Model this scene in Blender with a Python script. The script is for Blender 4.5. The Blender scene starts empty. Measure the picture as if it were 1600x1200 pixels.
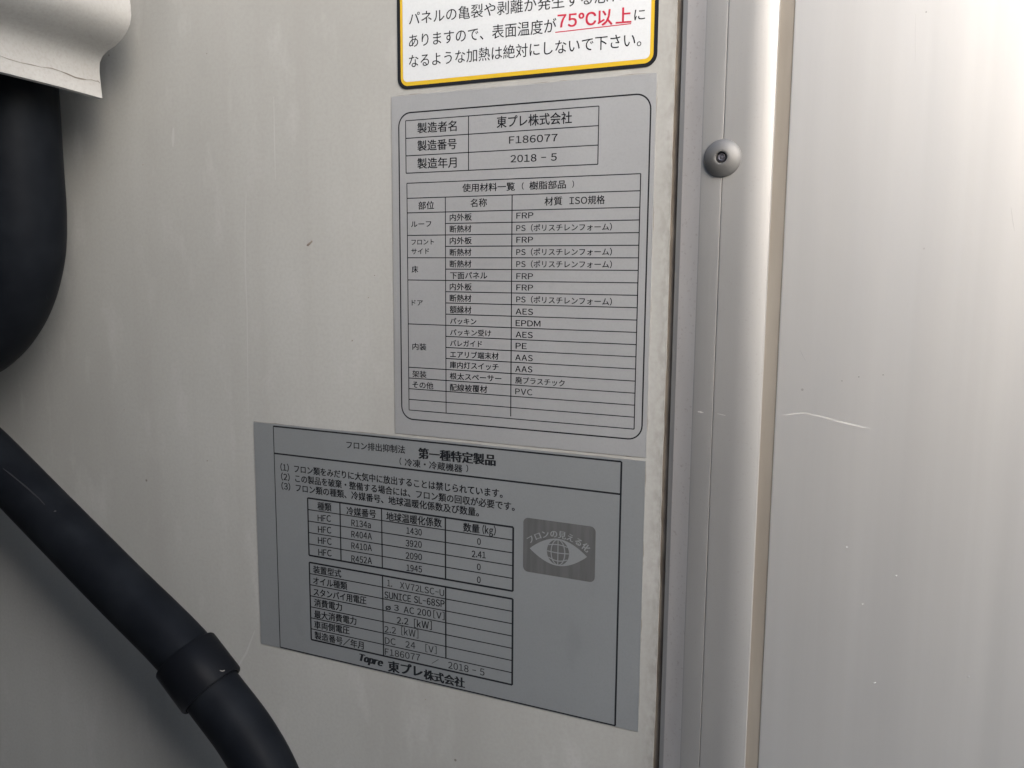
import bpy, bmesh, math, random
from mathutils import Matrix, Vector
random.seed(7)
sc = bpy.context.scene
C = sc.collection
R = math.radians

# ---------------------------------------------------------------- camera
cam = bpy.data.cameras.new('camera'); cam.sensor_width = 36; cam.lens = 29.895
cam.clip_start = 0.01; cam.clip_end = 2000
co = bpy.data.objects.new('camera', cam); C.objects.link(co); sc.camera = co
co.matrix_world = Matrix(((0.910668, -0.06095, 0.408618, 0.175215),
                          (0.413085, 0.118521, -0.902947, -0.277733),
                          (0.006604, 0.991079, 0.133111, -0.063046), (0, 0, 0, 1)))
# ---------------------------------------------------------------- sky and soft sun (thin overcast)
SUN = Vector((0.62, -0.62, 0.46)).normalized()
w = bpy.data.worlds.new('World'); sc.world = w; w.use_nodes = True
nt = w.node_tree; bg = nt.nodes['Background']; sky = nt.nodes.new('ShaderNodeTexSky')
sky.sky_type = 'NISHITA'; sky.sun_disc = False
sky.sun_elevation = math.asin(SUN.z); sky.sun_rotation = math.atan2(SUN.x, SUN.y)
sky.dust_density = 2.0; sky.ozone_density = 0.6; sky.air_density = 1.0
nt.links.new(sky.outputs[0], bg.inputs[0]); bg.inputs[1].default_value = 0.15
sl = bpy.data.lights.new('sun', 'SUN'); sl.energy = 1.5; sl.angle = R(55); sl.color = (1, 0.985, 0.965)
so = bpy.data.objects.new('sun', sl); C.objects.link(so); so.location = (2, -2, 3)
so.rotation_euler = SUN.to_track_quat('Z', 'Y').to_euler()
vs = sc.view_settings; vs.view_transform = 'Standard'; vs.look = 'None'; vs.gamma = 1; vs.exposure = 1.9
vs.use_curve_mapping = False

# ---------------------------------------------------------------- helpers
def mat(name, col, rough=0.5, metal=0.0, spec=0.5):
    m = bpy.data.materials.new(name); m.use_nodes = True
    b = m.node_tree.nodes['Principled BSDF']
    b.inputs['Base Color'].default_value = (*col, 1); b.inputs['Roughness'].default_value = rough
    b.inputs['Metallic'].default_value = metal; b.inputs['Specular IOR Level'].default_value = spec
    return m
class NB:                                     # small node builder on object coordinates
    def __init__(s, m):
        s.t = m.node_tree; s.b = s.t.nodes['Principled BSDF']
        s.tc = s.t.nodes.new('ShaderNodeTexCoord')
    def n(s, t, **k):
        x = s.t.nodes.new(t)
        for a, v in k.items():
            if hasattr(x, a): setattr(x, a, v)
            else: x.inputs[a].default_value = v
        return x
    def l(s, a, b): s.t.links.new(a, b)
    def noise(s, scale, st=(1, 1, 1), off=(0, 0, 0), detail=4, rough=0.55):
        mp = s.n('ShaderNodeMapping'); mp.inputs['Scale'].default_value = st; mp.inputs['Location'].default_value = off
        s.l(s.tc.outputs['Object'], mp.inputs['Vector'])
        x = s.n('ShaderNodeTexNoise', Scale=scale, Detail=detail, Roughness=rough); s.l(mp.outputs[0], x.inputs['Vector'])
        return x.outputs['Fac']
    def ramp(s, f, p0, p1, c0=(0, 0, 0), c1=(1, 1, 1)):
        r = s.n('ShaderNodeValToRGB'); e = r.color_ramp.elements
        e[0].position = p0; e[1].position = p1; e[0].color = (*c0, 1); e[1].color = (*c1, 1)
        s.l(f, r.inputs[0]); return r.outputs[0]
    def mix(s, f, a, b, blend='MIX'):
        x = s.n('ShaderNodeMix', data_type='RGBA', blend_type=blend)
        for v, i in ((f, 0), (a, 6), (b, 7)):
            if isinstance(v, (int, float)): x.inputs[i].default_value = v
            elif isinstance(v, tuple): x.inputs[i].default_value = (*v, 1)
            else: s.l(v, x.inputs[i])
        return x.outputs[2]
    def math(s, op, a, b=0.0, c=None):
        x = s.n('ShaderNodeMath', operation=op)
        for i, v in enumerate((a, b, c)):
            if v is None: continue
            if isinstance(v, (int, float)): x.inputs[i].default_value = v
            else: s.l(v, x.inputs[i])
        return x.outputs[0]
    def xyz(s):
        x = s.n('ShaderNodeSeparateXYZ'); s.l(s.tc.outputs['Object'], x.inputs[0]); return x.outputs
    def col(s, c): s.l(c, s.b.inputs['Base Color'])
    def rough(s, f, lo, hi):
        m = s.n('ShaderNodeMapRange'); m.inputs['To Min'].default_value = lo; m.inputs['To Max'].default_value = hi
        s.l(f, m.inputs[0]); s.l(m.outputs[0], s.b.inputs['Roughness'])
    def bump(s, f, strength, dist):
        x = s.n('ShaderNodeBump', Strength=strength, Distance=dist); s.l(f, x.inputs['Height'])
        s.l(x.outputs[0], s.b.inputs['Normal'])

def tag(o, label=None, cat=None, group=None, kind=None):
    for k, v in (('label', label), ('category', cat), ('group', group), ('kind', kind)):
        if v: o[k] = v
    return o
def empty(name, loc):
    o = bpy.data.objects.new(name, None); C.objects.link(o); o.location = loc; o.empty_display_size = 0.02
    return o
def mobj(name, verts, faces, m, parent=None, smooth=False):
    me = bpy.data.meshes.new(name); me.from_pydata(verts, [], faces); me.update()
    bm = bmesh.new(); bm.from_mesh(me); bmesh.ops.recalc_face_normals(bm, faces=bm.faces); bm.to_mesh(me); bm.free()
    if smooth: me.polygons.foreach_set('use_smooth', [True] * len(me.polygons))
    me.materials.append(m)
    o = bpy.data.objects.new(name, me); C.objects.link(o); o.parent = parent
    return o
def sharp(o, ang=35):
    o.data.set_sharp_from_angle(angle=R(ang))
def box(name, x0, x1, y0, y1, z0, z1, m, parent=None, bevel=0):
    v = [(x, y, z) for x in (x0, x1) for y in (y0, y1) for z in (z0, z1)]
    f = [(0, 1, 3, 2), (4, 6, 7, 5), (0, 4, 5, 1), (2, 3, 7, 6), (0, 2, 6, 4), (1, 5, 7, 3)]
    o = mobj(name, v, f, m, parent)
    if bevel:
        bm = bmesh.new(); bm.from_mesh(o.data)
        bmesh.ops.bevel(bm, geom=bm.edges[:], offset=bevel, segments=3, affect='EDGES'); bm.to_mesh(o.data); bm.free()
    return o
def extrude_profile(name, prof, z0, z1, m, parent=None, nz=1, closed=True, smooth=True, ang=30):
    """prof: (x, y) loop in metres, swept straight up from z0 to z1"""
    n = len(prof); v = []; f = []
    for k in range(nz + 1):
        z = z0 + (z1 - z0) * k / nz
        v += [(x, y, z) for x, y in prof]
    for k in range(nz):
        for i in range(n if closed else n - 1):
            j = (i + 1) % n; f.append((k * n + i, k * n + j, (k + 1) * n + j, (k + 1) * n + i))
    if closed: f += [tuple(range(n)), tuple(range(nz * n, nz * n + n))]
    o = mobj(name, v, f, m, parent, smooth)
    if smooth: sharp(o, ang)
    return o
def tube(name, pts, r, m, parent=None, seg=40, sub=8, cap=True):
    """smooth tube through Catmull-Rom points; r number or list"""
    P = [Vector(p) for p in pts]; rr = r if isinstance(r, (list, tuple)) else [r] * len(P)
    path = []
    for i in range(len(P) - 1):
        a = P[max(i - 1, 0)]; b = P[i]; c = P[i + 1]; d = P[min(i + 2, len(P) - 1)]
        for k in range(sub):
            t = k / sub
            q = 0.5 * ((2 * b) + (c - a) * t + (2 * a - 5 * b + 4 * c - d) * t * t + (3 * b - a - 3 * c + d) * t ** 3)
            path.append((q, rr[i] * (1 - t) + rr[i + 1] * t))
    path.append((P[-1], rr[-1]))
    v = []; f = []; up = Vector((0, -1, 0))
    for i, (q, ra) in enumerate(path):
        t = (path[min(i + 1, len(path) - 1)][0] - path[max(i - 1, 0)][0]).normalized()
        s = t.cross(up).normalized(); u = s.cross(t)
        for k in range(seg):
            a = 2 * math.pi * k / seg; v.append(q + s * (ra * math.cos(a)) + u * (ra * math.sin(a)))
    for i in range(len(path) - 1):
        for k in range(seg):
            j = (k + 1) % seg; f.append((i * seg + k, i * seg + j, (i + 1) * seg + j, (i + 1) * seg + k))
    if cap: f += [tuple(range(seg)), tuple(range((len(path) - 1) * seg, len(path) * seg))]
    o = mobj(name, v, f, m, parent, True); sharp(o, 40); return o
def lathe(name, prof, origin, axis, m, parent=None, seg=48):
    """prof: (radius, height) along axis"""
    q = Vector(axis).normalized().to_track_quat('Z', 'Y'); v = []; f = []
    for r, h in prof:
        for k in range(seg):
            a = 2 * math.pi * k / seg; v.append(Vector(origin) + q @ Vector((r * math.cos(a), r * math.sin(a), h)))
    for i in range(len(prof) - 1):
        for k in range(seg):
            j = (k + 1) % seg; f.append((i * seg + k, i * seg + j, (i + 1) * seg + j, (i + 1) * seg + k))
    if prof[0][0] > 1e-6: f.append(tuple(range(seg)))
    if prof[-1][0] > 1e-6: f.append(tuple(range((len(prof) - 1) * seg, len(prof) * seg)))
    o = mobj(name, v, f, m, parent, True); sharp(o, 40); return o

# ---------------------------------------------------------------- materials
M = {}
# painted fibreglass wall: off-white, mottled with traffic film and run-down streaks
m = M['wall'] = mat('frp_wall', (0.6, 0.58, 0.54), 0.5, 0, 0.4); b = NB(m)
big = b.noise(9, (1, 1, 0.55), detail=6); streak = b.noise(60, (1, 1, 0.05), detail=5); fine = b.noise(700, detail=3); spot = b.noise(75, (1, 1, 0.35), (3, 0, 5), 4)
c = b.mix(b.ramp(big, 0.33, 0.66), (0.322, 0.321, 0.303), (0.392, 0.393, 0.376))
c = b.mix(b.math('MULTIPLY', b.ramp(streak, 0.48, 0.75), 0.22), c, (0.29, 0.28, 0.26))
c = b.mix(b.math('MULTIPLY', b.ramp(spot, 0.56, 0.72), 0.55), c, (0.435, 0.43, 0.42))
c = b.mix(b.math('MULTIPLY', b.ramp(fine, 0.4, 0.7), 0.25), c, (0.28, 0.272, 0.255))
# grime packed along the sealed edge beside the moulding, in its own ragged shape
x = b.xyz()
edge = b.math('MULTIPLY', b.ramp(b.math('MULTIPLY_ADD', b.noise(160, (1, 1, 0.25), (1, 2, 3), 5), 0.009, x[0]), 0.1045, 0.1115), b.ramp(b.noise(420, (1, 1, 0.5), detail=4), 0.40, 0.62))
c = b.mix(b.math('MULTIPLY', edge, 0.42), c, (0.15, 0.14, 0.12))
# a few pin-head specks of dirt
vo = b.n('ShaderNodeTexVoronoi', Scale=34.0); b.l(b.tc.outputs['Object'], vo.inputs['Vector'])
c = b.mix(b.math('MULTIPLY', b.ramp(vo.outputs['Distance'], 0.014, 0.022, (1, 1, 1), (0, 0, 0)), 0.75), c, (0.09, 0.075, 0.06))
b.col(c); b.rough(big, 0.42, 0.6)
b.bump(b.math('ADD', b.math('MULTIPLY', fine, 0.25), b.math('MULTIPLY', b.noise(45, (1, 1, .3), detail=4), 1.0)), 0.25, 0.0006)

# anodised moulding
m = M['moulding'] = mat('anodised_moulding', (0.5, 0.5, 0.5), 0.38, 0.72, 0.4); b = NB(m)
st = b.noise(900, (1, 1, 0.02), detail=3); bl = b.noise(25, (1, 1, 0.3), detail=5); fi = b.noise(1500, detail=2)
c = b.mix(b.ramp(bl, 0.35, 0.7), (0.37, 0.367, 0.362), (0.42, 0.415, 0.405))
c = b.mix(b.math('MULTIPLY', b.ramp(fi, 0.62, 0.72), 0.3), c, (0.3, 0.28, 0.26))
b.col(c); b.rough(b.math('ADD', b.math('MULTIPLY', st, 0.4), b.math('MULTIPLY', bl, 0.6)), 0.44, 0.6)
b.bump(st, 0.06, 0.0003)
# chamfer film: the slope keeps a pinkish oxidised bloom
m = M['bloom'] = mat('oxidised_slope', (0.55, 0.5, 0.49), 0.6, 0.25, 0.4); b = NB(m)
c = b.mix(b.ramp(b.noise(70, (1, 1, 0.2), detail=5), 0.35, 0.68), (0.55, 0.522, 0.497), (0.62, 0.595, 0.57))
c = b.mix(b.math('MULTIPLY', b.ramp(b.noise(900, detail=3), 0.6, 0.75), 0.5), c, (0.36, 0.3, 0.28)); b.col(c)
# satin aluminium corner panel, brushed up and down
m = M['panel'] = mat('satin_aluminium', (0.7, 0.7, 0.69), 0.42, 0.75, 0.5); b = NB(m)
st = b.noise(330, (1, 1, 0.012), detail=6); st2 = b.noise(60, (1, 1, 0.04), (4, 0, 1), 5); bl = b.noise(14, (1, 1, 0.35), (0, 0, 9), 6); fi = b.noise(1200, (1, 1, .5), detail=2)
c = b.mix(b.ramp(st, 0.1, 0.95), (0.775, 0.762, 0.735), (0.825, 0.812, 0.785))
c = b.mix(b.math('MULTIPLY', b.ramp(st2, 0.46, 0.7), 0.35), c, (0.72, 0.712, 0.695))
c = b.mix(b.math('MULTIPLY', b.ramp(bl, 0.45, 0.68), 0.55), c, (0.69, 0.692, 0.69))
vo = b.n('ShaderNodeTexVoronoi', Scale=42.0); b.l(b.tc.outputs['Object'], vo.inputs['Vector'])
c = b.mix(b.math('MULTIPLY', b.ramp(vo.outputs['Distance'], 0.012, 0.02, (1, 1, 1), (0, 0, 0)), 0.4), c, (0.25, 0.22, 0.19))
b.col(c); b.rough(b.math('ADD', b.math('MULTIPLY', st, 0.5), b.math('MULTIPLY', bl, 0.5)), 0.40, 0.58)
b.bump(b.math('ADD', b.math('MULTIPLY', st, 0.5), b.math('MULTIPLY', fi, 0.6)), 0.07, 0.0004)
M['scratch'] = mat('bright_scratch', (0.66, 0.65, 0.63), 0.5, 0.3)
M['sealant'] = mat('aged_sealant', (0.30, 0.27, 0.225), 0.7, 0, 0.3); b = NB(M['sealant'])
b.col(b.mix(b.ramp(b.noise(90, (1, 1, .15), detail=5), .35, .7), (0.20, 0.178, 0.15), (0.26, 0.238, 0.205)))
M['gap'] = mat('dirty_seam', (0.11, 0.095, 0.08), 0.9, 0, 0.1); b = NB(M['gap'])
b.col(b.mix(b.ramp(b.noise(300, (1, 1, .3), detail=5), .35, .7), (0.15, 0.127, 0.105), (0.27, 0.235, 0.195)))
M['rivet'] = mat('rivet_aluminium', (0.17, 0.168, 0.163), 0.6, 0.6); b = NB(M['rivet'])
b.rough(b.noise(500, detail=4), .5, .7); b.bump(b.noise(900, detail=3), .15, .0002)
M['scuff'] = mat('rubber_scuff', (0.022, 0.022, 0.025), 0.7, 0, 0.2); M['chip'] = mat('pale_chip', (0.2, 0.19, 0.175), 0.7, 0, 0.2)
M['hole'] = mat('rivet_mandrel', (0.10, 0.10, 0.12), 0.5, 0.8)
# silver film of the labels
def film(name, c0, c1, rough, metal):
    m = mat(name, c0, rough, metal, 0.4); b = NB(m)
    c = b.mix(b.ramp(b.noise(22, detail=5), .35, .7), c0, c1)
    c = b.mix(b.math('MULTIPLY', b.ramp(b.noise(40, (1, 1, .5), (7, 0, 1), 3), .64, .72), .25), c, tuple(v * .75 for v in c0))
    c = b.mix(b.math('MULTIPLY', b.ramp(b.noise(1500, detail=2), .45, .7), .12), c, tuple(v * .7 for v in c0))
    b.col(c); b.rough(b.noise(30, (1, 1, .4), (2, 2, 2), 4), rough - .07, rough + .1); b.bump(b.noise(900, detail=2), .05, .0002)
    return m
M['film_mid'] = film('silver_film', (0.47, 0.478, 0.485), (0.515, 0.523, 0.53), 0.44, 0.55)
M['film_low'] = film('blue_grey_film', (0.268, 0.283, 0.291), (0.291, 0.307, 0.315), 0.45, 0.4)
M['film_white'] = film('white_film', (0.56, 0.585, 0.60), (0.60, 0.62, 0.635), 0.42, 0)
M['ink'] = mat('black_ink', (0.011, 0.0125, 0.016), 0.55, 0, 0.2); M['ink_soft'] = mat('grey_black_ink', (0.022, 0.024, 0.028), 0.55, 0, 0.2)
M['red'] = mat('red_ink', (0.46, 0.02, 0.05), 0.45); M['yellow'] = mat('yellow_ink', (0.56, 0.37, 0.02), 0.45)
M['emblem_ink'] = mat('emblem_grey', (0.1, 0.1, 0.1), 0.55, 0, 0.2); b = NB(M['emblem_ink'])
b.col(b.mix(b.ramp(b.noise(420, (1, 1, .08), detail=3), .4, .62), (0.078, 0.08, 0.081), (0.1, 0.102, 0.104)))
# black rubber hoses, sun-dulled
def rubber(name, c0, c1, rough):
    m = mat(name, c0, rough, 0, 0.06); b = NB(m)
    b.col(b.mix(b.ramp(b.noise(60, detail=5), .4, .72), c0, c1)); b.rough(b.noise(80, detail=4), rough - .06, rough + .12)
    b.bump(b.noise(900, detail=3), .1, .0002); return m
M['rubber'] = rubber('black_rubber', (0.005, 0.006, 0.008), (0.009, 0.0105, 0.013), 0.48)
M['collar'] = rubber('black_collar', (0.004, 0.0045, 0.006), (0.007, 0.008, 0.01), 0.4)
M['cowl'] = mat('cowl_white', (0.6, 0.58, 0.55), 0.5, 0, 0.4); b = NB(M['cowl'])
c = b.mix(b.ramp(b.noise(30, detail=6), .35, .7), (0.325, 0.315, 0.297), (0.385, 0.377, 0.36))
c = b.mix(b.math('MULTIPLY', b.ramp(b.noise(800, detail=3), .45, .7), .3), c, (0.25, 0.235, 0.21)); b.col(c); b.bump(b.noise(700, detail=3), .12, .0004)
M['drip'] = mat('dried_drip', (0.40, 0.40, 0.388), 0.5)
M['edge_dirt'] = mat('edge_dirt', (0.21, 0.195, 0.17), 0.8)
M['crease'] = mat('crease_brown', (0.16, 0.14, 0.12), 0.8)
M['ground'] = mat('concrete', (0.30, 0.29, 0.275), 0.85); b = NB(M['ground'])
b.col(b.mix(b.ramp(b.noise(3, detail=8), .35, .7), (0.25, 0.24, 0.225), (0.33, 0.32, 0.305)))
M['blocker'] = mat('blocker_dark', (0.05, 0.052, 0.056), 0.6)  # dark finish of the two unseen light-blocking shapes

# ---------------------------------------------------------------- setting
# unseen slab added behind the camera, top edge sloped to shade the lower-left wall
BLOCKER_OUTLINE = [(-1.4, -1.2), (1.0, -1.2), (1.0, 0.14), (0.52, 0.15), (-0.03, 0.72), (-1.4, 0.80)]
tag(mobj('light_blocker', [(x, y, z) for y in (-0.46, -0.80) for x, z in BLOCKER_OUTLINE],
         [tuple(range(6)), tuple(range(6, 12))] + [(k, (k + 1) % 6, 6 + (k + 1) % 6, 6 + k) for k in range(6)], M['blocker']), kind='structure')
tag(mobj('ground', [(-800, -800, -1.9), (800, -800, -1.9), (800, 800, -1.9), (-800, 800, -1.9)], [(0, 1, 2, 3)], M['ground']), kind='structure')
# wall panel with a slightly ragged cut edge on its right
N = 260; vv = []; ff = []
for i in range(N + 1):
    z = 1.0 - 2.0 * i / N if False else 0.35 - 0.85 * i / N
    e = 0.1057 + random.uniform(-.00012, .00012) + .00015 * math.sin(z * 61)
    vv += [(e, 0.0, z), (e, 0.03, z)]
L0 = len(vv); vv += [(-1.1, 0, 0.35), (-1.1, 0.03, 0.35), (-1.1, 0, -0.5), (-1.1, .03, -0.5)]
for i in range(N): ff.append((2 * i, 2 * i + 1, 2 * i + 3, 2 * i + 2))
ff.append(tuple([L0] + [2 * i for i in range(N + 1)] + [L0 + 2])); ff.append(tuple([L0 + 1] + [2 * i + 1 for i in range(N + 1)] + [L0 + 3]))
ff += [(L0, 0, 1, L0 + 1), (L0 + 2, 2 * N, 2 * N + 1, L0 + 3), (L0, L0 + 1, L0 + 3, L0 + 2)]
wall = tag(mobj('wall', vv, ff, M['wall']), kind='structure')
box('seam_filler', 0.1050, 0.1085, 0.0010, 0.02, -0.5, 0.35, M['gap'], wall)
# ---------------------------------------------------------------- moulding between wall and corner panel
mo = tag(empty('edge_moulding', (0.122, 0.0, -0.5)), 'grey metal edge moulding running upright beside the wall labels, with one round rivet', 'moulding')
def mm(*p): return [(x / 1000 - 0.122, -d / 1000) for x, d in p]
sh = []; Rr = 24.0; a1 = R(20.7)
for k in range(15):
    a = a1 * k / 14; sh.append((128.8 + Rr * math.sin(a), 4.0 - Rr * (1 - math.cos(a))))
prof = mm((107.85, -8), (107.85, 0.4), (108.0, .6), (109.25, .82), (109.45, .9), (115.6, 3.66), (115.95, 3.9), (116.4, 4.0), (122.42, 4.0), (122.5, 3.9), (122.55, 3.55), (122.75, 3.55), (122.8, 3.9), (122.88, 4.0), *sh, (137.45, 2.1), (137.5, -8))
body = extrude_profile('profile', prof, 0.0, 0.85, M['moulding'], mo, nz=1, ang=22)
body.data.materials.append(M['bloom'])
for p in body.data.polygons:                       # the sloped flank carries the oxidised bloom
    cx = sum(body.data.vertices[i].co.x for i in p.vertices) / len(p.vertices) * 1000 + 122
    if 109.4 < cx < 115.9 and len(p.vertices) == 4: p.material_index = 1
rv = lathe('rivet', [(0, -1.0), (5.7, -1.0), (5.8, 0.05), (5.72, .35), (5.3, .95), (4.5, 1.6), (3.4, 2.15), (2.6, 2.42), (2.1, 2.52), (1.85, 2.45), (1.7, 2.2), (1.65, 1.4), (0, 1.4)],
           (0, 0, 0), (0, -1, 0), M['rivet'], mo)
rv.scale = (.001,) * 3; rv.location = (0.00055, -0.004, 0.4717)
hv = lathe('mandrel', [(1.45, 1.35), (1.4, 1.75), (0.95, 2.05), (0.6, 1.95), (0.45, 2.15), (0, 2.2)], (0.0, 0, 0.0), (0.06, -1, 0.05), M['hole'], rv, 20)
tag(box('joint_sealant', 0.1374, 0.1419, -0.0011, 0.006, -0.5, 0.35, M['sealant']), 'tan sealant strip lying in the groove between moulding and corner panel', 'sealant')

# corner panel
pn = tag(empty('corner_panel', (0.22, 0, -0.5)), 'wide satin aluminium corner panel filling the right of the picture', 'panel')
pp = [(0.1419, 0.008), (0.1417, -0.0012), (0.1419, -0.0014), (0.1425, -0.0015)] + [(0.29 + 0.03 * math.sin(a), 0.0285 - 0.03 * math.cos(a)) for a in [R(9 * k) for k in range(11)]] + [(0.32, 0.30), (0.316, 0.30), (0.316, 0.012)]
extrude_profile('sheet', [(x - 0.22, y) for x, y in pp], 0, 0.85, M['panel'], pn, ang=25)
def ribbon(name, pts, wd, m, parent, y):
    v = []; f = []
    for i, (x, z) in enumerate(pts):
        a = pts[max(0, i - 1)]; c = pts[min(len(pts) - 1, i + 1)]; dx, dz = c[0] - a[0], c[1] - a[1]; l = math.hypot(dx, dz) or 1
        h = wd * (0.25 + 0.75 * math.sin(math.pi * (i + .3) / (len(pts) - .4))) * random.uniform(.6, 1.2) / 2
        v += [(x - dz / l * h, y, z + dx / l * h), (x + dz / l * h, y, z - dx / l * h)]
    for i in range(len(pts) - 1): f.append((2 * i, 2 * i + 1, 2 * i + 3, 2 * i + 2))
    return mobj(name, v, f, m, parent)
def wob(a, c, n, amp):
    return [(a[0] + (c[0] - a[0]) * k / n + random.uniform(-amp, amp), a[1] + (c[1] - a[1]) * k / n + random.uniform(-amp, amp)) for k in range(n + 1)]
def scr(parent, y, ox, oz, segs):
    for a, c, wd, n in segs:
        ribbon('scratch', [(x - ox, z - oz) for x, z in wob(a, c, n, .00008)], wd, M['scratch'], parent, y)
scr(pn, -0.00154, 0.22, -0.5, [((.1445, -.1078), (.1515, -.1064), .0005, 10), ((.1500, -.1066), (.1610, -.1084), .0004, 12), ((.1585, -.1083), (.1692, -.1100), .0008, 12), ((.1520, -.1072), (.1600, -.1090), .00018, 10),
     ((.1745, .0092), (.1752, -.004), .00015, 6), ((.2020, -.045), (.2032, -.0515), .0002, 6), ((.1480, -.087), (.1500, -.0905), .00015, 5)])
scr(mo, -0.00404, 0.122, -0.5, [((.1178, -.1083), (.1196, -.1086), .0005, 6), ((.1240, -.1086), (.1268, -.1089), .0002, 10)])

# ---------------------------------------------------------------- cowl of the cooling unit, top left
cw = tag(empty('cooling_unit_cowl', (-0.131, -0.015, 0.0066)), 'dirty white moulded cowl with flared lip in the top left corner', 'cowl')
pr = [(-.1313, .0066), (-.1318, .0120), (-.1321, .0175), (-.1316, .0210), (-.1298, .0233), (-.1265, .0252), (-.1225, .0265), (-.1187, .0285), (-.1155, .0312), (-.1135, .0340), (-.1126, .0372), (-.1127, .0410), (-.1131, .0450), (-.115, .056), (-.120, .075), (-.13, .10), (-.15, .125), (-.18, .14), (-.24, .145), (-.60, .145)]
T = .0022; ns = len(pr)
inn = []
for i, (x, z) in enumerate(pr):
    a = pr[max(0, i - 1)]; c = pr[min(ns - 1, i + 1)]; dx, dz = c[0] - a[0], c[1] - a[1]; l = math.hypot(dx, dz)
    inn.append((x - dz / l * T, z + dx / l * T))
loop = pr + inn[::-1]; nl = len(loop); ys = [0, -.02, -.05, -.1, -.16, -.22, -.28, -.36]; v = []; f = []
for y in ys:
    for x, z in loop: v.append((x + .131, y, z - .0066 + (-y) * .03 * (1 if z < .03 else max(0, 1 - (z - .03) / .05)) + .0002 * math.sin(y * 160 + x * 60)))
for k in range(len(ys) - 1):
    for i in range(nl): j = (i + 1) % nl; f.append((k * nl + i, k * nl + j, (k + 1) * nl + j, (k + 1) * nl + i))
for k in (0, len(ys) - 1):
    for i in range(ns - 1): f.append((k * nl + i, k * nl + i + 1, k * nl + nl - 2 - i, k * nl + nl - 1 - i))
o = mobj('shell', v, f, M['cowl'], cw, True); sharp(o, 40)
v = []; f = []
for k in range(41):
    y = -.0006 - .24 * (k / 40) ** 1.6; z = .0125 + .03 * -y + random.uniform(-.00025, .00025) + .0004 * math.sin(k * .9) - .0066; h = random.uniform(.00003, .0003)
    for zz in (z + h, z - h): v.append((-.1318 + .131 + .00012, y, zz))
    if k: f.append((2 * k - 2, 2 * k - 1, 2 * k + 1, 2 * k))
mobj('crease_line', v, f, M['crease'], cw)  # ragged dark brown line drawn along the lip

box('side_blocker', -0.60 + .131, -0.285 + .131, -0.33, 0.0149, -0.50, 0.10, M['blocker'], cw, 0.008)  # unseen box added past the left edge to darken the wall there

# ---------------------------------------------------------------- hoses
h1 = tag(empty('hose', (-0.167, -0.031, -0.10)), 'thick black rubber hose bending left below the white cowl', 'hose', 'black hoses in front of the wall')
pts = [(-.167, -.031, z) for z in (.10, .06, .02, -.02, -.04)]
pts += [(-.167 - .06 * (1 - math.cos(a)), -.031, -.04 - .06 * math.sin(a)) for a in [R(15 * k) for k in range(1, 8)]]
pts += [(-.26, -.031, -.094), (-.30, -.031, -.085)]
tube('tube', [(x + .167, y + .031, z + .10) for x, y, z in pts], .019, M['rubber'], h1)
h2 = tag(empty('hose', (-0.0443, -0.026, -0.2702)), 'black rubber hose running diagonally across the lower left, with a dark collar', 'hose', 'black hoses in front of the wall')
pts = [(-.30, -.026, -.098), (-.26, -.026, -.1195), (-.2228, -.026, -.1395), (-.2056, -.026, -.1489), (-.1705, -.026, -.1714), (-.127, -.026, -.1991), (-.09, -.026, -.2222), (-.0733, -.026, -.2376), (-.0564, -.026, -.2532), (-.0443, -.026, -.2702), (-.034, -.026, -.295), (-.028, -.026, -.33)]
tube('tube', [(x + .0443, y + .026, z + .2702) for x, y, z in pts], .0118, M['rubber'], h2)
ax = Vector((.0167, 0, -.0152)); cl = .0098
cc = lathe('collar', [(11.9, -cl * 1000 + .5), (13.2, -cl * 1000), (13.7, -cl * 1000 + .7), (13.75, cl * 1000 - .7), (13.3, cl * 1000), (12.3, cl * 1000 - .1), (12.2, cl * 1000 - 3), (11.9, cl * 1000 - 3)], (0, 0, 0), ax, M['collar'], h2)
cc.scale = (.001,) * 3; cc.location = (-.0811 + .0443, 0, -.2302 + .2702)

# ---------------------------------------------------------------- labels
jobs = []
def new_label(W, H, x0, ztop, label):
    """returns root (Empty at bottom centre) and a converter from label mm (u right, v down, d out) to local metres"""
    r = tag(empty('label', ((x0 + W / 2) / 1000, 0, (ztop - H) / 1000)), label, 'label', 'labels stuck on the wall')
    return r, (lambda u, v, d: ((u - W / 2) / 1000, -d / 1000, (H - v) / 1000))
def rounded(u0, v0, u1, v1, r, n=8):
    p = []
    for cx, cy, a0 in ((u1 - r, v0 + r, -90), (u1 - r, v1 - r, 0), (u0 + r, v1 - r, 90), (u0 + r, v0 + r, 180)):
        for k in range(n + 1 if r > 0 else 1):
            a = R(a0 + 90 * k / n); p.append((cx + r * math.cos(a), cy + r * math.sin(a)))
    return p
def sheet(name, loop, d0, d1, m, parent, cv):
    n = len(loop); v = [cv(u, w_, d1) for u, w_ in loop] + [cv(u, w_, d0) for u, w_ in loop]
    f = [tuple(range(n))] + [(i, (i + 1) % n, n + (i + 1) % n, n + i) for i in range(n)]
    return mobj(name, v, f, m, parent)
def ring(name, lo, li, d, m, parent, cv):
    n = len(lo); v = [cv(u, w_, d) for u, w_ in lo + li]
    return mobj(name, v, [(i, (i + 1) % n, n + (i + 1) % n, n + i) for i in range(n)], m, parent)
def frame(name, u0, v0, u1, v1, r, wd, d, m, parent, cv):
    return ring(name, rounded(u0, v0, u1, v1, r), rounded(u0 + wd, v0 + wd, u1 - wd, v1 - wd, max(r - wd, 0.01)), d, m, parent, cv)
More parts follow.
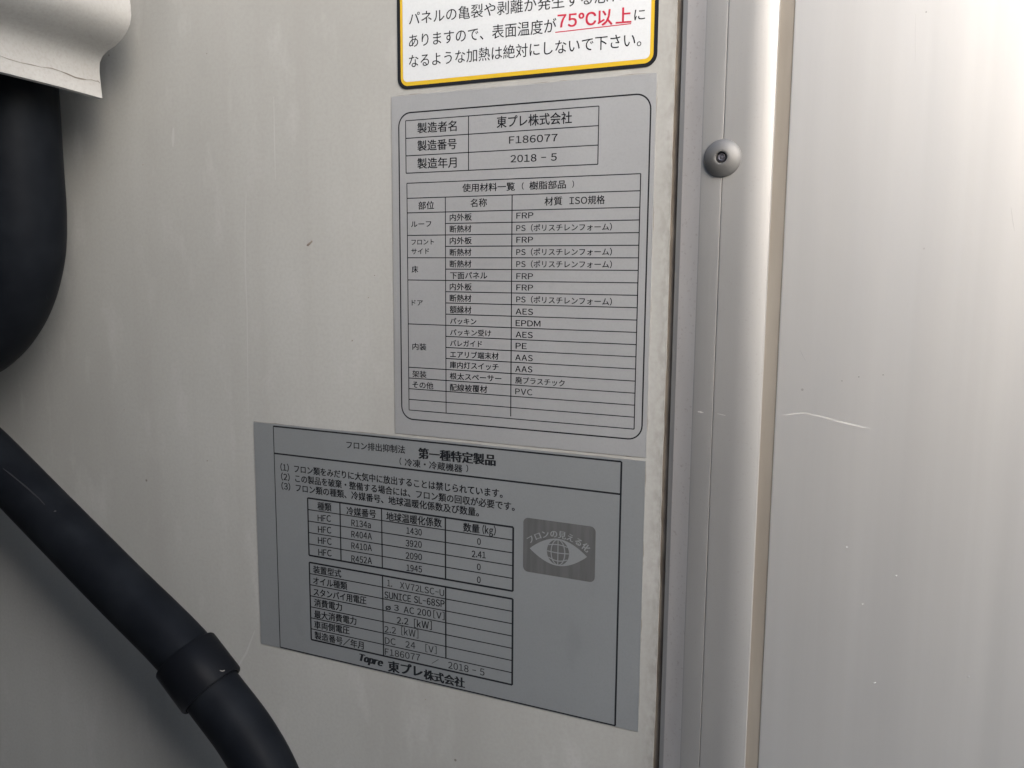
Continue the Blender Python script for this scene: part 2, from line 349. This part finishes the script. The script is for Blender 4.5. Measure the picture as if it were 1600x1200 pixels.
def rules(name, segs, d, m, parent, cv):
    """printed table rules: (u0, v0, u1, v1, width) all horizontal or vertical, in one flat print"""
    v = []; f = []
    for k, (a, b_, c_, e, wd) in enumerate(segs):
        h = wd / 2; n = len(v); dd = d + .0012 * (k % 7) + (.01 if a == c_ else 0)
        q = [(a, b_ - h), (c_, b_ - h), (c_, e + h), (a, e + h)] if abs(c_ - a) > abs(e - b_) else [(a - h, b_), (a + h, b_), (c_ + h, e), (c_ - h, e)]
        v += [cv(x, y, dd) for x, y in q]; f.append((n, n + 1, n + 2, n + 3))
    return mobj(name, v, f, m, parent)

l1, cv1 = new_label(97.1, 70, 2.8, 72.05, 'white caution label with yellow and black border and red temperature, cut off at the top')
l2, cv2 = new_label(100, 126.2, 0, 0, 'upright silver grey label with rounded frame and a long table of materials')
l3, cv3 = new_label(170, 98.6, -70.16, -127.44, 'wide blue grey label with two small tables and an eye emblem, lowest on the wall')
FT = 0.22
# 1 caution label (frame coordinates are those of label 2: shift them)
cvA = lambda u, v, d: cv1(u - 2.8, v + 72.05, d)
sheet('border', rounded(2.8, -72.05, 99.9, -2.05, 4.0), 0, FT, M['ink'], l1, cvA)
sheet('yellow_border', rounded(4.15, -70.7, 98.65, -3.2, 3.0), FT, FT + .02, M['yellow'], l1, cvA)
sheet('face', rounded(5.15, -69.7, 97.5, -4.6, 1.8), FT + .02, FT + .04, M['film_white'], l1, cvA)
rules('underline', [(64.7, -15.95, 91.0, -15.95, .32)], FT + .06, M['red'], l1, cvA)
# 2 material list
sheet('film', rounded(0, 0, 100, 126.2, .3, 3), 0, FT, M['film_mid'], l2, cv2)
frame('rounded_frame', 2.8, 6.0, 98.5, 120.5, 5.2, .5, FT + .02, M['ink'], l2, cv2)
W1 = .32
V = [31.51, 36.99, 42.31]; step = (116.68 - 42.31) / 18; V += [42.31 + step * (k + 1) for k in range(18)]
s = [(6.01, y, 80.62, y, W1) for y in (9.03, 15.33, 21.62, 27.86)] + [(x_, 9.03, x_, 27.86, W1) for x_ in (6.01, 32.0, 80.62)]
rules('maker_table', s, FT + .02, M['ink'], l2, cv2)
part_rows = {0, 1, 2, 4, 6, 8, 12, 16, 17, 18, 19, 20}
s = []
for k, y in enumerate(V):
    full = k < 3 or (k - 2) in {2, 4, 6, 10, 14, 15, 16, 17, 18}
    s.append((6.31 if full else 22.5, y, 95.49, y, W1))
s += [(6.31, V[0], 6.31, V[-1], W1), (95.49, V[0], 95.49, V[-1], .36), (22.5, V[1], 22.5, V[-1], .32), (49.21, V[1], 49.21, V[-1] - .8, .36)]
rules('material_table', s, FT + .02, M['ink'], l2, cv2)
# 3 refrigerant label
sheet('film', rounded(0, 0, 170, 98.6, .3, 3), 0, FT, M['film_low'], l3, cv3)
s = [(10.47, 1.03, 161.5, 1.03, .6), (10.47, 12.57, 161.3, 12.57, .65), (10.47, 98.2, 161.5, 98.2, .5), (10.47, 1.03, 10.47, 98.2, .38), (161.5, 1.03, 161.5, 98.2, .65)]
rules('frame_rules', s, FT + .02, M['ink'], l3, cv3)
ra = [29.84 + (54.45 - 29.84) * k / 5 for k in range(6)]
s = [(27.21, y, 120.7, y, .7 if k in (0, 5) else .4) for k, y in enumerate(ra)] + [(x_, 29.84, x_, 54.45, wd) for x_, wd in ((27.21, .65), (43.35, .55), (63.32, .5), (92.15, .6), (120.7, .75))]
rules('refrigerant_table', s, FT + .02, M['ink'], l3, cv3)
rb = [57.53 + (91.51 - 57.53) * k / 7 for k in range(8)]
s = [(27.21, y, 120.7, y, .7 if k in (0, 7) else .4) for k, y in enumerate(rb)] + [(x_, 57.53, x_, yy, wd) for x_, wd, yy in ((27.21, .65, 91.51), (63.32, .55, 91.51), (92.15, .6, rb[6]), (120.7, .75, 91.51))]
rules('device_table', s, FT + .02, M['ink'], l3, cv3)
# eye emblem
em = sheet('eye_emblem', rounded(124.75, 25.5, 152.65, 46.0, 2.0), FT, FT + .02, M['emblem_ink'], l3, cv3)
cu, cvv = 138.5, 36.9; lens = []
for k in range(25):
    t = k / 24; lens.append((127.4 + 22.2 * t, 36.9 - 5.1 * math.sin(math.pi * t) ** .9))
for k in range(1, 24):
    t = 1 - k / 24; lens.append((127.4 + 22.2 * t, 36.9 + 5.0 * math.sin(math.pi * t) ** .9))
sheet('eye', lens, FT + .02, FT + .04, M['film_low'], em, cv3)
gl = [(cu + 4.3 * math.cos(R(a)), 36.85 + 4.75 * math.sin(R(a))) for a in range(0, 360, 9)]
sheet('globe', gl, FT + .04, FT + .06, M['emblem_ink'], em, cv3)
def arc_strip(fn, n, wd):
    p = [fn(k / n) for k in range(n + 1)]; v = []; f = []
    for i, (u, w_) in enumerate(p):
        a = p[max(0, i - 1)]; c_ = p[min(n, i + 1)]; du, dv = c_[0] - a[0], c_[1] - a[1]; l = math.hypot(du, dv)
        v += [(u - dv / l * wd / 2, w_ + du / l * wd / 2), (u + dv / l * wd / 2, w_ - du / l * wd / 2)]
        if i: f.append((2 * i - 2, 2 * i - 1, 2 * i + 1, 2 * i))
    return v, f
v = []; f = []; lay = 0
for kx in (-.62, 0, .62):
    a, q = arc_strip(lambda t: (cu + kx * 4.3 * math.sin(math.pi * t), 36.85 - 4.75 * math.cos(math.pi * t)), 16, .36)
    n = len(v); v += [cv3(u, w_, FT + .07) for u, w_ in a]; f += [tuple(i + n for i in p) for p in q]
for dy, bow in ((-2.3, -.5), (.05, .25), (2.4, .9)):
    hw = 4.2 * math.sqrt(max(0, 1 - (dy / 4.75) ** 2)); lay += 1
    a, q = arc_strip(lambda t: (cu - hw + 2 * hw * t, 36.85 + dy + bow * math.sin(math.pi * t) - .1), 14, .36)
    n = len(v); v += [cv3(u, w_, FT + .075 + .002 * lay) for u, w_ in a]; f += [tuple(i + n for i in p) for p in q]
mobj('globe_grid', v, f, M['film_low'], em)

def grime(W, H, parent, cv):
    lo = []; li = []
    for (a, b0), (c_, d0), nx, ny in (((0, 0), (W, 0), 0, -1), ((W, 0), (W, H), 1, 0), ((W, H), (0, H), 0, 1), ((0, H), (0, 0), -1, 0)):
        for k in range(60):
            t = k / 60; g = random.uniform(.03, .32) * (.5 + .5 * math.sin(t * 23 + W)); g = max(g, .03)
            lo.append((a + (c_ - a) * t + nx * g, b0 + (d0 - b0) * t + ny * g)); li.append((a + (c_ - a) * t - nx * .1, b0 + (d0 - b0) * t - ny * .1))
    ring('edge_grime', lo, li, .03, M['edge_dirt'], parent, cv)
grime(100, 126.2, l2, cv2); grime(170, 98.6, l3, cv3)

# ---------------------------------------------------------------- printed writing
# (label, text, left u, left v, right u, right v, character height, boldness, ink)
TEXTS=[
(1, 'パネルの亀裂や剥離が発生する恐れが', 7.87, -26.47, 93.23, -25.48, 4.41, 0, 'k'),
(1, 'ありますので、表面温度が', 7.79, -18.84, 65.06, -18.28, 4.54, 0, 'k'),
(1, '75℃\u2009以\u2009上', 65.57, -19.52, 90.97, -18.64, 4.97, 0.7, 'r'),
(1, 'に', 92.02, -18.53, 95.55, -18.47, 3.73, 0, 'k'),
(1, 'なるような加熱は絶対にしないで下さい。', 7.71, -11.8, 94.54, -10.9, 4.46, 0, 'k'),
(2, '製造者名', 11.05, 11.96, 27.19, 12.04, 3.61, 0, 'k'),
(2, '製造番号', 10.99, 18.24, 27.17, 18.31, 3.63, 0, 'k'),
(2, '製造年月', 10.93, 24.56, 27.16, 24.82, 3.66, 0, 'k'),
(2, '東プレ株式会社', 43.16, 11.89, 71.09, 12.02, 3.8, 0, 'k'),
(2, 'F186077', 47.95, 18.23, 66.0, 18.36, 2.47, 0, 'k'),
(2, '2018 - 5', 48.56, 24.64, 65.82, 24.76, 2.48, 0, 'k'),
(2, '使用材料一覧', 29.58, 33.93, 50.23, 34.06, 2.82, 0, 'k'),
(2, '（', 52.25, 34.07, 54.26, 34.07, 2.4, 0, 'k'),
(2, '樹脂部品', 55.8, 34.01, 69.32, 33.99, 2.73, 0, 'k'),
(2, '）', 71.05, 34.05, 72.84, 34.05, 2.34, 0, 'k'),
(2, '部位', 11.21, 39.77, 17.77, 39.68, 2.8, 0, 'k'),
(2, '名称', 32.85, 39.37, 39.33, 39.28, 2.84, 0, 'k'),
(2, '材質', 61.55, 39.5, 68.06, 39.49, 2.85, 0, 'k'),
(2, 'ISO規格', 70.76, 39.51, 83.34, 39.49, 2.8, 0, 'k'),
(2, 'ルーフ', 7.97, 46.45, 16.54, 46.4, 2.31, 0, 'k'),
(2, '内外板', 24.36, 44.31, 33.28, 44.23, 2.51, 0, 'k'),
(2, '断熱材', 24.34, 48.48, 33.14, 48.35, 2.52, 0, 'k'),
(2, 'フロント', 8.05, 53.06, 17.69, 52.93, 2.19, 0, 'k'),
(2, 'サイド', 8.01, 56.5, 15.58, 56.33, 2.2, 0, 'k'),
(2, '内外板', 24.33, 52.66, 33.28, 52.61, 2.53, 0, 'k'),
(2, '断熱材', 24.31, 56.87, 33.14, 56.76, 2.54, 0, 'k'),
(2, '断熱材', 24.3, 61.02, 33.14, 60.99, 2.54, 0, 'k'),
(2, '床', 8.1, 63.1, 10.84, 63.08, 2.48, 0, 'k'),
(2, '下面パネル', 24.43, 65.25, 39.55, 65.11, 2.54, 0, 'k'),
(2, '内外板', 24.27, 69.3, 33.29, 69.3, 2.56, 0, 'k'),
(2, '断熱材', 24.25, 73.5, 33.15, 73.45, 2.57, 0, 'k'),
(2, 'ドア', 7.97, 75.53, 12.71, 75.5, 2.24, 0, 'k'),
(2, 'FRP', 50.92, 44.2, 57.37, 44.14, 2.06, 0, 'k'),
(2, 'FRP', 50.99, 52.57, 57.33, 52.56, 2.08, 0, 'k'),
(2, 'FRP', 51.09, 65.26, 57.46, 65.27, 2.1, 0, 'k'),
(2, 'FRP', 51.12, 69.24, 57.51, 69.27, 2.11, 0, 'k'),
(2, 'PS（ポリスチレンフォーム）', 50.95, 48.47, 86.01, 48.48, 2.38, 0, 'k'),
(2, 'PS（ポリスチレンフォーム）', 51.02, 56.8, 86.21, 56.77, 2.4, 0, 'k'),
(2, 'PS（ポリスチレンフォーム）', 51.05, 60.99, 86.3, 61.0, 2.41, 0, 'k'),
(2, 'PS（ポリスチレンフォーム）', 51.15, 73.41, 86.59, 73.53, 2.44, 0, 'k'),
(2, '額縁材', 24.24, 77.66, 33.15, 77.69, 2.58, 0, 'k'),
(2, 'パッキン', 24.37, 81.94, 35.17, 81.87, 2.33, 0, 'k'),
(2, 'パッキン受け', 24.36, 86.12, 41.18, 85.9, 2.33, 0, 'k'),
(2, 'バレガイド', 24.35, 90.18, 37.48, 89.96, 2.34, 0, 'k'),
(2, 'エアリブ端末材', 24.33, 94.32, 44.19, 94.1, 2.47, 0, 'k'),
(2, '庫内灯スイッチ', 24.17, 98.22, 44.21, 98.08, 2.48, 0, 'k'),
(2, '根太スペーサー', 24.15, 102.45, 45.36, 102.27, 2.48, 0, 'k'),
(2, '配線被覆材', 24.14, 106.7, 39.68, 106.51, 2.63, 0, 'k'),
(2, '内装', 8.1, 92.06, 14.1, 92.07, 2.54, 0, 'k'),
(2, '架装', 8.0, 102.57, 14.02, 102.5, 2.56, 0, 'k'),
(2, 'その他', 7.95, 106.64, 17.04, 106.68, 2.57, 0, 'k'),
(2, 'AES', 50.91, 77.74, 57.6, 77.76, 2.12, 0, 'k'),
(2, 'EPDM', 50.95, 81.89, 60.48, 81.83, 2.12, 0, 'k'),
(2, 'AES', 50.98, 85.98, 57.55, 85.99, 2.14, 0, 'k'),
(2, 'PE', 51.01, 90.03, 55.28, 90.03, 2.15, 0, 'k'),
(2, 'AAS', 50.9, 94.22, 57.64, 94.21, 2.15, 0, 'k'),
(2, 'AAS', 50.94, 98.36, 57.55, 98.25, 2.16, 0, 'k'),
(2, '廃プラスチック', 50.97, 102.38, 69.96, 102.44, 2.4, 0, 'k'),
(2, 'PVC', 51.0, 106.55, 57.64, 106.5, 2.17, 0, 'k'),
(3, 'フロン排出抑制法', 47.21, 5.47, 74.43, 5.0, 3.05, 0.3, 'k'),
(3, '第一種特定製品', 80.59, 5.7, 113.23, 5.33, 4.1, 1, 'k'),
(3, '（', 71.49, 9.79, 73.21, 9.76, 2.88, 0.3, 'k'),
(3, '冷凍・冷蔵機器', 74.3, 9.92, 99.48, 9.88, 2.96, 0.3, 'k'),
(3, '）', 100.79, 9.61, 102.39, 9.58, 2.77, 0.3, 'k'),
(3, '（1）フロン類をみだりに大気中に放出することは禁じられています。', 13.63, 18.06, 116.26, 17.63, 3.19, 0.5, 'k'),
(3, '（2）この製品を破棄・整備する場合には、フロン類の回収が必要です。', 13.84, 22.09, 121.17, 21.99, 3.19, 0.5, 'k'),
(3, '（3）フロン類の種類、冷媒番号、地球温暖化係数及び数量。', 13.88, 26.09, 106.47, 25.94, 3.23, 0.5, 'k'),
(3, '種類', 32.18, 32.6, 39.07, 32.33, 3.36, 0.5, 'k'),
(3, '冷媒番号', 46.6, 32.76, 60.63, 32.47, 3.29, 0.5, 'k'),
(3, '地球温暖化係数', 65.55, 32.69, 90.52, 32.19, 3.47, 0.5, 'k'),
(3, '数量', 99.91, 32.5, 106.77, 32.31, 3.36, 0.5, 'k'),
(3, '(kg)', 108.07, 32.4, 113.51, 32.19, 2.93, 0.4, 'k'),
(3, 'HFC', 32.12, 37.73, 38.69, 37.17, 2.78, 0.3, 'k'),
(3, 'HFC', 32.16, 42.57, 38.74, 42.12, 2.79, 0.3, 'k'),
(3, 'HFC', 32.02, 47.31, 38.79, 46.94, 2.81, 0.3, 'k'),
(3, 'HFC', 32.05, 52.42, 38.66, 51.89, 2.82, 0.3, 'k'),
(3, 'R134a', 48.84, 37.57, 58.11, 37.34, 2.73, 0.3, 'k'),
(3, 'R404A', 48.74, 42.34, 58.52, 41.92, 2.74, 0.3, 'k'),
(3, 'R410A', 48.63, 47.2, 58.43, 46.72, 2.75, 0.3, 'k'),
(3, 'R452A', 48.52, 52.68, 58.34, 52.13, 2.76, 0.3, 'k'),
(3, '1430', 74.78, 37.28, 81.64, 37.17, 2.64, 0.3, 'k'),
(3, '3920', 74.41, 42.43, 81.6, 42.1, 2.66, 0.3, 'k'),
(3, '2090', 74.35, 47.51, 81.63, 47.12, 2.67, 0.3, 'k'),
(3, '1945', 74.62, 52.48, 81.59, 52.1, 2.68, 0.3, 'k'),
(3, '0', 105.84, 37.34, 107.29, 37.27, 2.55, 0.3, 'k'),
(3, '2.41', 103.58, 42.54, 109.4, 42.21, 2.56, 0.3, 'k'),
(3, '0', 105.79, 47.29, 107.24, 47.2, 2.57, 0.3, 'k'),
(3, '0', 105.8, 52.38, 107.26, 52.28, 2.58, 0.3, 'k'),
(3, '装置型式', 29.2, 60.15, 43.27, 59.94, 3.28, 0.5, 'k'),
(3, 'オイル種類', 29.05, 65.05, 46.05, 64.72, 3.29, 0.5, 'k'),
(3, 'スタンバイ用電圧', 29.08, 70.0, 55.38, 69.38, 3.28, 0.5, 'k'),
(3, '消費電力', 29.3, 74.65, 43.27, 74.3, 3.32, 0.5, 'k'),
(3, '最大消費電力', 29.16, 79.75, 50.32, 79.05, 3.32, 0.5, 'k'),
(3, '車両側電圧', 29.02, 84.41, 46.82, 83.79, 3.33, 0.5, 'k'),
(3, '製造番号／年月', 29.06, 89.13, 53.67, 89.03, 3.33, 0.5, 'k'),
(3, '1.', 65.56, 60.2, 67.82, 60.26, 2.73, 0, 'k'),
(3, 'XV72LSC-U', 71.51, 60.15, 91.46, 60.2, 2.68, 0, 'k'),
(3, 'SUNICE SL-68SP', 64.18, 65.4, 91.6, 64.51, 2.85, 0.4, 'k'),
(3, 'ø', 64.6, 70.25, 67.04, 70.1, 2.9, 0.2, 'k'),
(3, '3', 68.66, 70.03, 70.75, 69.88, 2.45, 0.3, 'k'),
(3, 'AC 200', 73.15, 70.03, 85.58, 69.51, 2.71, 0.3, 'k'),
(3, '[V]', 86.67, 69.6, 91.58, 69.56, 2.68, 0.2, 'k'),
(3, '2.2', 69.88, 75.09, 75.17, 74.69, 2.75, 0.3, 'k'),
(3, '[kW]', 77.87, 74.91, 85.86, 74.42, 3.0, 0.3, 'k'),
(3, '2.2', 63.96, 79.97, 69.34, 79.61, 2.78, 0, 'k'),
(3, '[kW]', 71.92, 79.19, 79.73, 79.15, 3.03, 0, 'k'),
(3, 'DC', 64.05, 84.78, 69.12, 84.45, 2.79, 0, 'k'),
(3, '24', 73.79, 84.48, 78.26, 84.18, 2.75, 0, 'k'),
(3, '[V]', 82.99, 84.25, 87.98, 84.26, 2.72, 0, 'k'),
(3, 'F186077', 63.98, 89.5, 80.44, 88.8, 2.78, 0, 'k'),
(3, '／', 85.78, 88.86, 88.88, 89.08, 2.58, 0, 'k'),
(3, '2018 - 5', 93.2, 89.19, 108.98, 88.99, 2.82, 0, 'k'),
(3, 'Topre', 51.54, 94.38, 62.75, 94.62, 3.14, 1.6, 'i'),
(3, '東プレ', 65.54, 95.37, 81.42, 94.53, 4.55, 1.2, 'k'),
(3, '株式会社', 82.28, 95.29, 100.34, 95.21, 4.02, 0.8, 'k'),
]

def text_curve(s):
    cu_ = bpy.data.curves.new('print', 'FONT'); cu_.body = s; cu_.size = 1; cu_.resolution_u = 3; cu_.fill_mode = 'FRONT'
    o = bpy.data.objects.new('print', cu_); C.objects.link(o); return o
def wide(ch): return chr(ord(ch) + 0xFEE0) if 33 <= ord(ch) <= 126 else ch
ARC = 'フロンの見える化'
chars = sorted({wide(ch) for t in TEXTS for ch in t[1] if ch not in ' \u2009'} | set(ARC))
curves = {ch: text_curve(ch) for ch in chars}
bpy.context.view_layer.update()
dg = bpy.context.evaluated_depsgraph_get()
GL = {}
for ch, o in curves.items():
    me = bpy.data.meshes.new_from_object(o.evaluated_get(dg)); pts = [(v.co.x, v.co.y) for v in me.vertices]; fs = [tuple(p.vertices) for p in me.polygons]
    bpy.data.meshes.remove(me); xs = [p[0] for p in pts]; GL[ch] = (pts, fs, min(xs), max(xs))
for o in curves.values():
    d_ = o.data; bpy.data.objects.remove(o); bpy.data.curves.remove(d_)
def layout(s):
    """ink of the whole string in em units: vertices, faces"""
    P = []; F = []; cur = 0.0
    for ch in s:
        if ch in ' \u2009': cur += .34 if ch == ' ' else .14; continue
        pts, fs, a, c_ = GL[wide(ch)]
        if 33 <= ord(ch) <= 126 or ch in 'φø':
            cell = max(c_ - a, .50 if ch.isdigit() else .16) + .13; dx = cur + cell / 2 - (a + c_) / 2
        else: cell = 1.0; dx = cur
        if ch == '-': pts = [((a + c_) / 2 + (x - (a + c_) / 2) * .6, y) for x, y in pts]; cell *= .7; dx = cur + cell / 2 - (a + c_) / 2
        n = len(P); P += [(x + dx, y) for x, y in pts]; F += [tuple(i + n for i in f) for f in fs]; cur += cell
    return P, F
LAB = {1: (l1, cvA), 2: (l2, cv2), 3: (l3, cv3)}
for L, s, u0, v0, u1, v1, h, bold, ink in TEXTS:
    pts, fs = layout(s)
    xs = [p[0] for p in pts]; ax_, bx_ = min(xs), max(xs)
    cjk = any(ord(ch) > 0x2fff and not 0xff00 < ord(ch) < 0xff5f for ch in s)
    emh = h / (.90 if cjk else .76); mid = .385 if cjk else .365
    if s in ('（', '）'): emh = h / .95; mid = .38; um = (u0 + u1) / 2; u0, u1 = um - .13 * h, um + .13 * h
    if s == '／': emh = h / .95; mid = .38
    if L == 2: bold = max(bold, .4)
    if L == 3: bold = max(bold + .25, .22)
    par, cv = LAB[L]; out = []; ff_ = []
    strikes = [-.5, .5] if bold < .15 else [-.6, .6, -.61, .61] if bold < .8 else [-1.1, 1.1, -1.11, 1.11, .3, -.3] if bold < 1.5 else [-2.2, 2.2, -1.4, 1.4, -.7, .7, .1]
    for k, sk in enumerate(strikes):                       # a heavier face is the same glyphs struck side by side
        n = len(out)
        for x_, y_ in pts:
            t = (x_ - ax_) / (bx_ - ax_); yy = (y_ - mid) * emh + (k // 2 % 2 * 2 - 1) * .013 * emh * min(bold + .2, 1)
            u = u0 + (u1 - u0) * t + (yy * .28 if ink == 'i' else 0) + sk * .034 * emh * min(bold + .3, 1.3)
            out.append(cv(u, v0 + (v1 - v0) * t - yy, FT + (.07 if L == 1 else .045) + .002 * k))
        ff_ += [tuple(i + n for i in f) for f in fs]
    mobj('printed_text', out, ff_, M['red'] if ink == 'r' else M['ink_soft'] if (L == 3 and bold < .26) else M['ink'], par)
acx, acy, ar = 138.4, 48.75, 18.7
av = []; af = []
for i, ch in enumerate(ARC):
    pts, fs, a, c_ = GL[ch]; mx = (a + c_) / 2; ang = R(-35 + 70 * i / 7)
    n = len(av)
    for k in range(3):
        n = len(av)
        for x_, y_ in pts:
            lx, ly = (x_ - mx) * 3.15 + (k - 1) * .1, (y_ - .38) * 3.1
            av.append(cv3(acx + (ar + ly) * math.sin(ang) + lx * math.cos(ang), acy - (ar + ly) * math.cos(ang) + lx * math.sin(ang), FT + .045 + .002 * k))
        af += [tuple(q + n for q in p) for p in fs]
mobj('arched_text', av, af, M['film_low'], em)

# ---------------------------------------------------------------- small marks
def fleck(x, z, y, L_, wd, ang, parent=None, m=None, name='dirt_fleck'):
    n = 9; v = []
    for k in range(n):
        a = 2 * math.pi * k / n; rr = random.uniform(.65, 1.1)
        px, pz = L_ / 2 * rr * math.cos(a), wd / 2 * rr * math.sin(a)
        v.append((x + px * math.cos(ang) - pz * math.sin(ang), y, z + px * math.sin(ang) + pz * math.cos(ang)))
    v.append((x, y - .0003, z))
    return mobj(name, v, [(k, (k + 1) % n, n) for k in range(n)], m or M['gap'], parent)
fleck(-.0391, -.0534, -.00005, .0036, .0012, R(32), wall)
fleck(-.0379, -.0526, -.00005, .0014, .0008, R(60), wall)
# scuffs and chips on the rubber: thin ribbons lying on the tube
def scuff(name, pts, wd, m, parent):
    o_ = Vector(parent.location); v = []; f = []
    for i, p in enumerate(pts):
        a = Vector(pts[max(0, i - 1)]); c_ = Vector(pts[min(len(pts) - 1, i + 1)]); t = (c_ - a).normalized()
        sd = t.cross(Vector((.6, -.75, .25))).normalized() * wd * random.uniform(.25, .6) * (.5 if i in (0, len(pts) - 1) else 1)
        v += [Vector(p) - o_ + sd, Vector(p) - o_ - sd]
        if i: f.append((2 * i - 2, 2 * i - 1, 2 * i + 1, 2 * i))
    mobj(name, v, f, m, parent)
scuff('scuff', [(-0.1837, -0.0339, -0.1522), (-0.1791, -0.0334, -0.1547), (-0.1747, -0.0331, -0.1572), (-0.1704, -0.0327, -0.1597), (-0.1667, -0.0326, -0.1619), (-0.1630, -0.0324, -0.1641), (-0.1598, -0.0325, -0.1663)], .0006, M['scuff'], h2)
scuff('chip', [(-0.1550, -0.0320, -0.1690), (-0.1547, -0.0316, -0.1687), (-0.1544, -0.0312, -0.1688)], .0008, M['scuff'], h2)
scuff('chip', [(-0.0668, -0.0288, -0.2250), (-0.0660, -0.0283, -0.2254), (-0.0654, -0.0275, -0.2253)], .0007, M['chip'], h2)
scuff('chip', [(-0.1563, -0.0277, -0.0749), (-0.1568, -0.0272, -0.0757), (-0.1573, -0.0267, -0.0765)], .0006, M['scuff'], h1)
# dirt and paint nicks on wall and panel
for x_, z_, a_ in ((-.088, .0235, .4), (-.0195, -.091, 1.2), (-.0085, -.0655, .2), (-.1265, -.019, .8), (-.146, -.128, .5), (-.097, -.147, 1.), (.0125, -.2335, .3), (-.0115, -.074, 2.)):
    fleck(x_, z_, -.00004, random.uniform(.0005, .0009), .0005, a_, wall)
for x_, z_, a_ in ((.1755, -.1905, .6), (.1795, -.155, 1.), (.1705, -.1655, .3), (.2010, -.183, 1.2), (.165, -.148, .2)):
    fleck(x_ - .22, z_ + .5, -.00154, random.uniform(.0006, .0012), .0005, a_, pn, M['scratch'], 'surface_nick')
for x_, z_ in ((.1655, -.0945), (.1608, -.096), (.1722, -.0935), (.1772, .0095)):
    fleck(x_ - .22, z_ + .5, -.00154, .0004, .0003, 0, pn, M['crease'])
for pts_, wd in (([(-.0700, -.0323), (-.0712, -.045), (-.0719, -.0634), (-.0717, -.080), (-.0721, -.0926), (-.0726, -.11), (-.0731, -.1252)], .0007), ([(-.108, -.0047), (-.1085, -.009), (-.1088, -.0125)], .0016),
                 ([(-.0545, .004), (-.0548, -.0129), (-.0549, -.028)], .0006), ([(-.0887, -.2463), (-.0835, -.239), (-.0789, -.2322), (-.0735, -.2206)], .0010)):
    ribbon('dried_drip', pts_, wd, M['drip'], wall, -.00005)
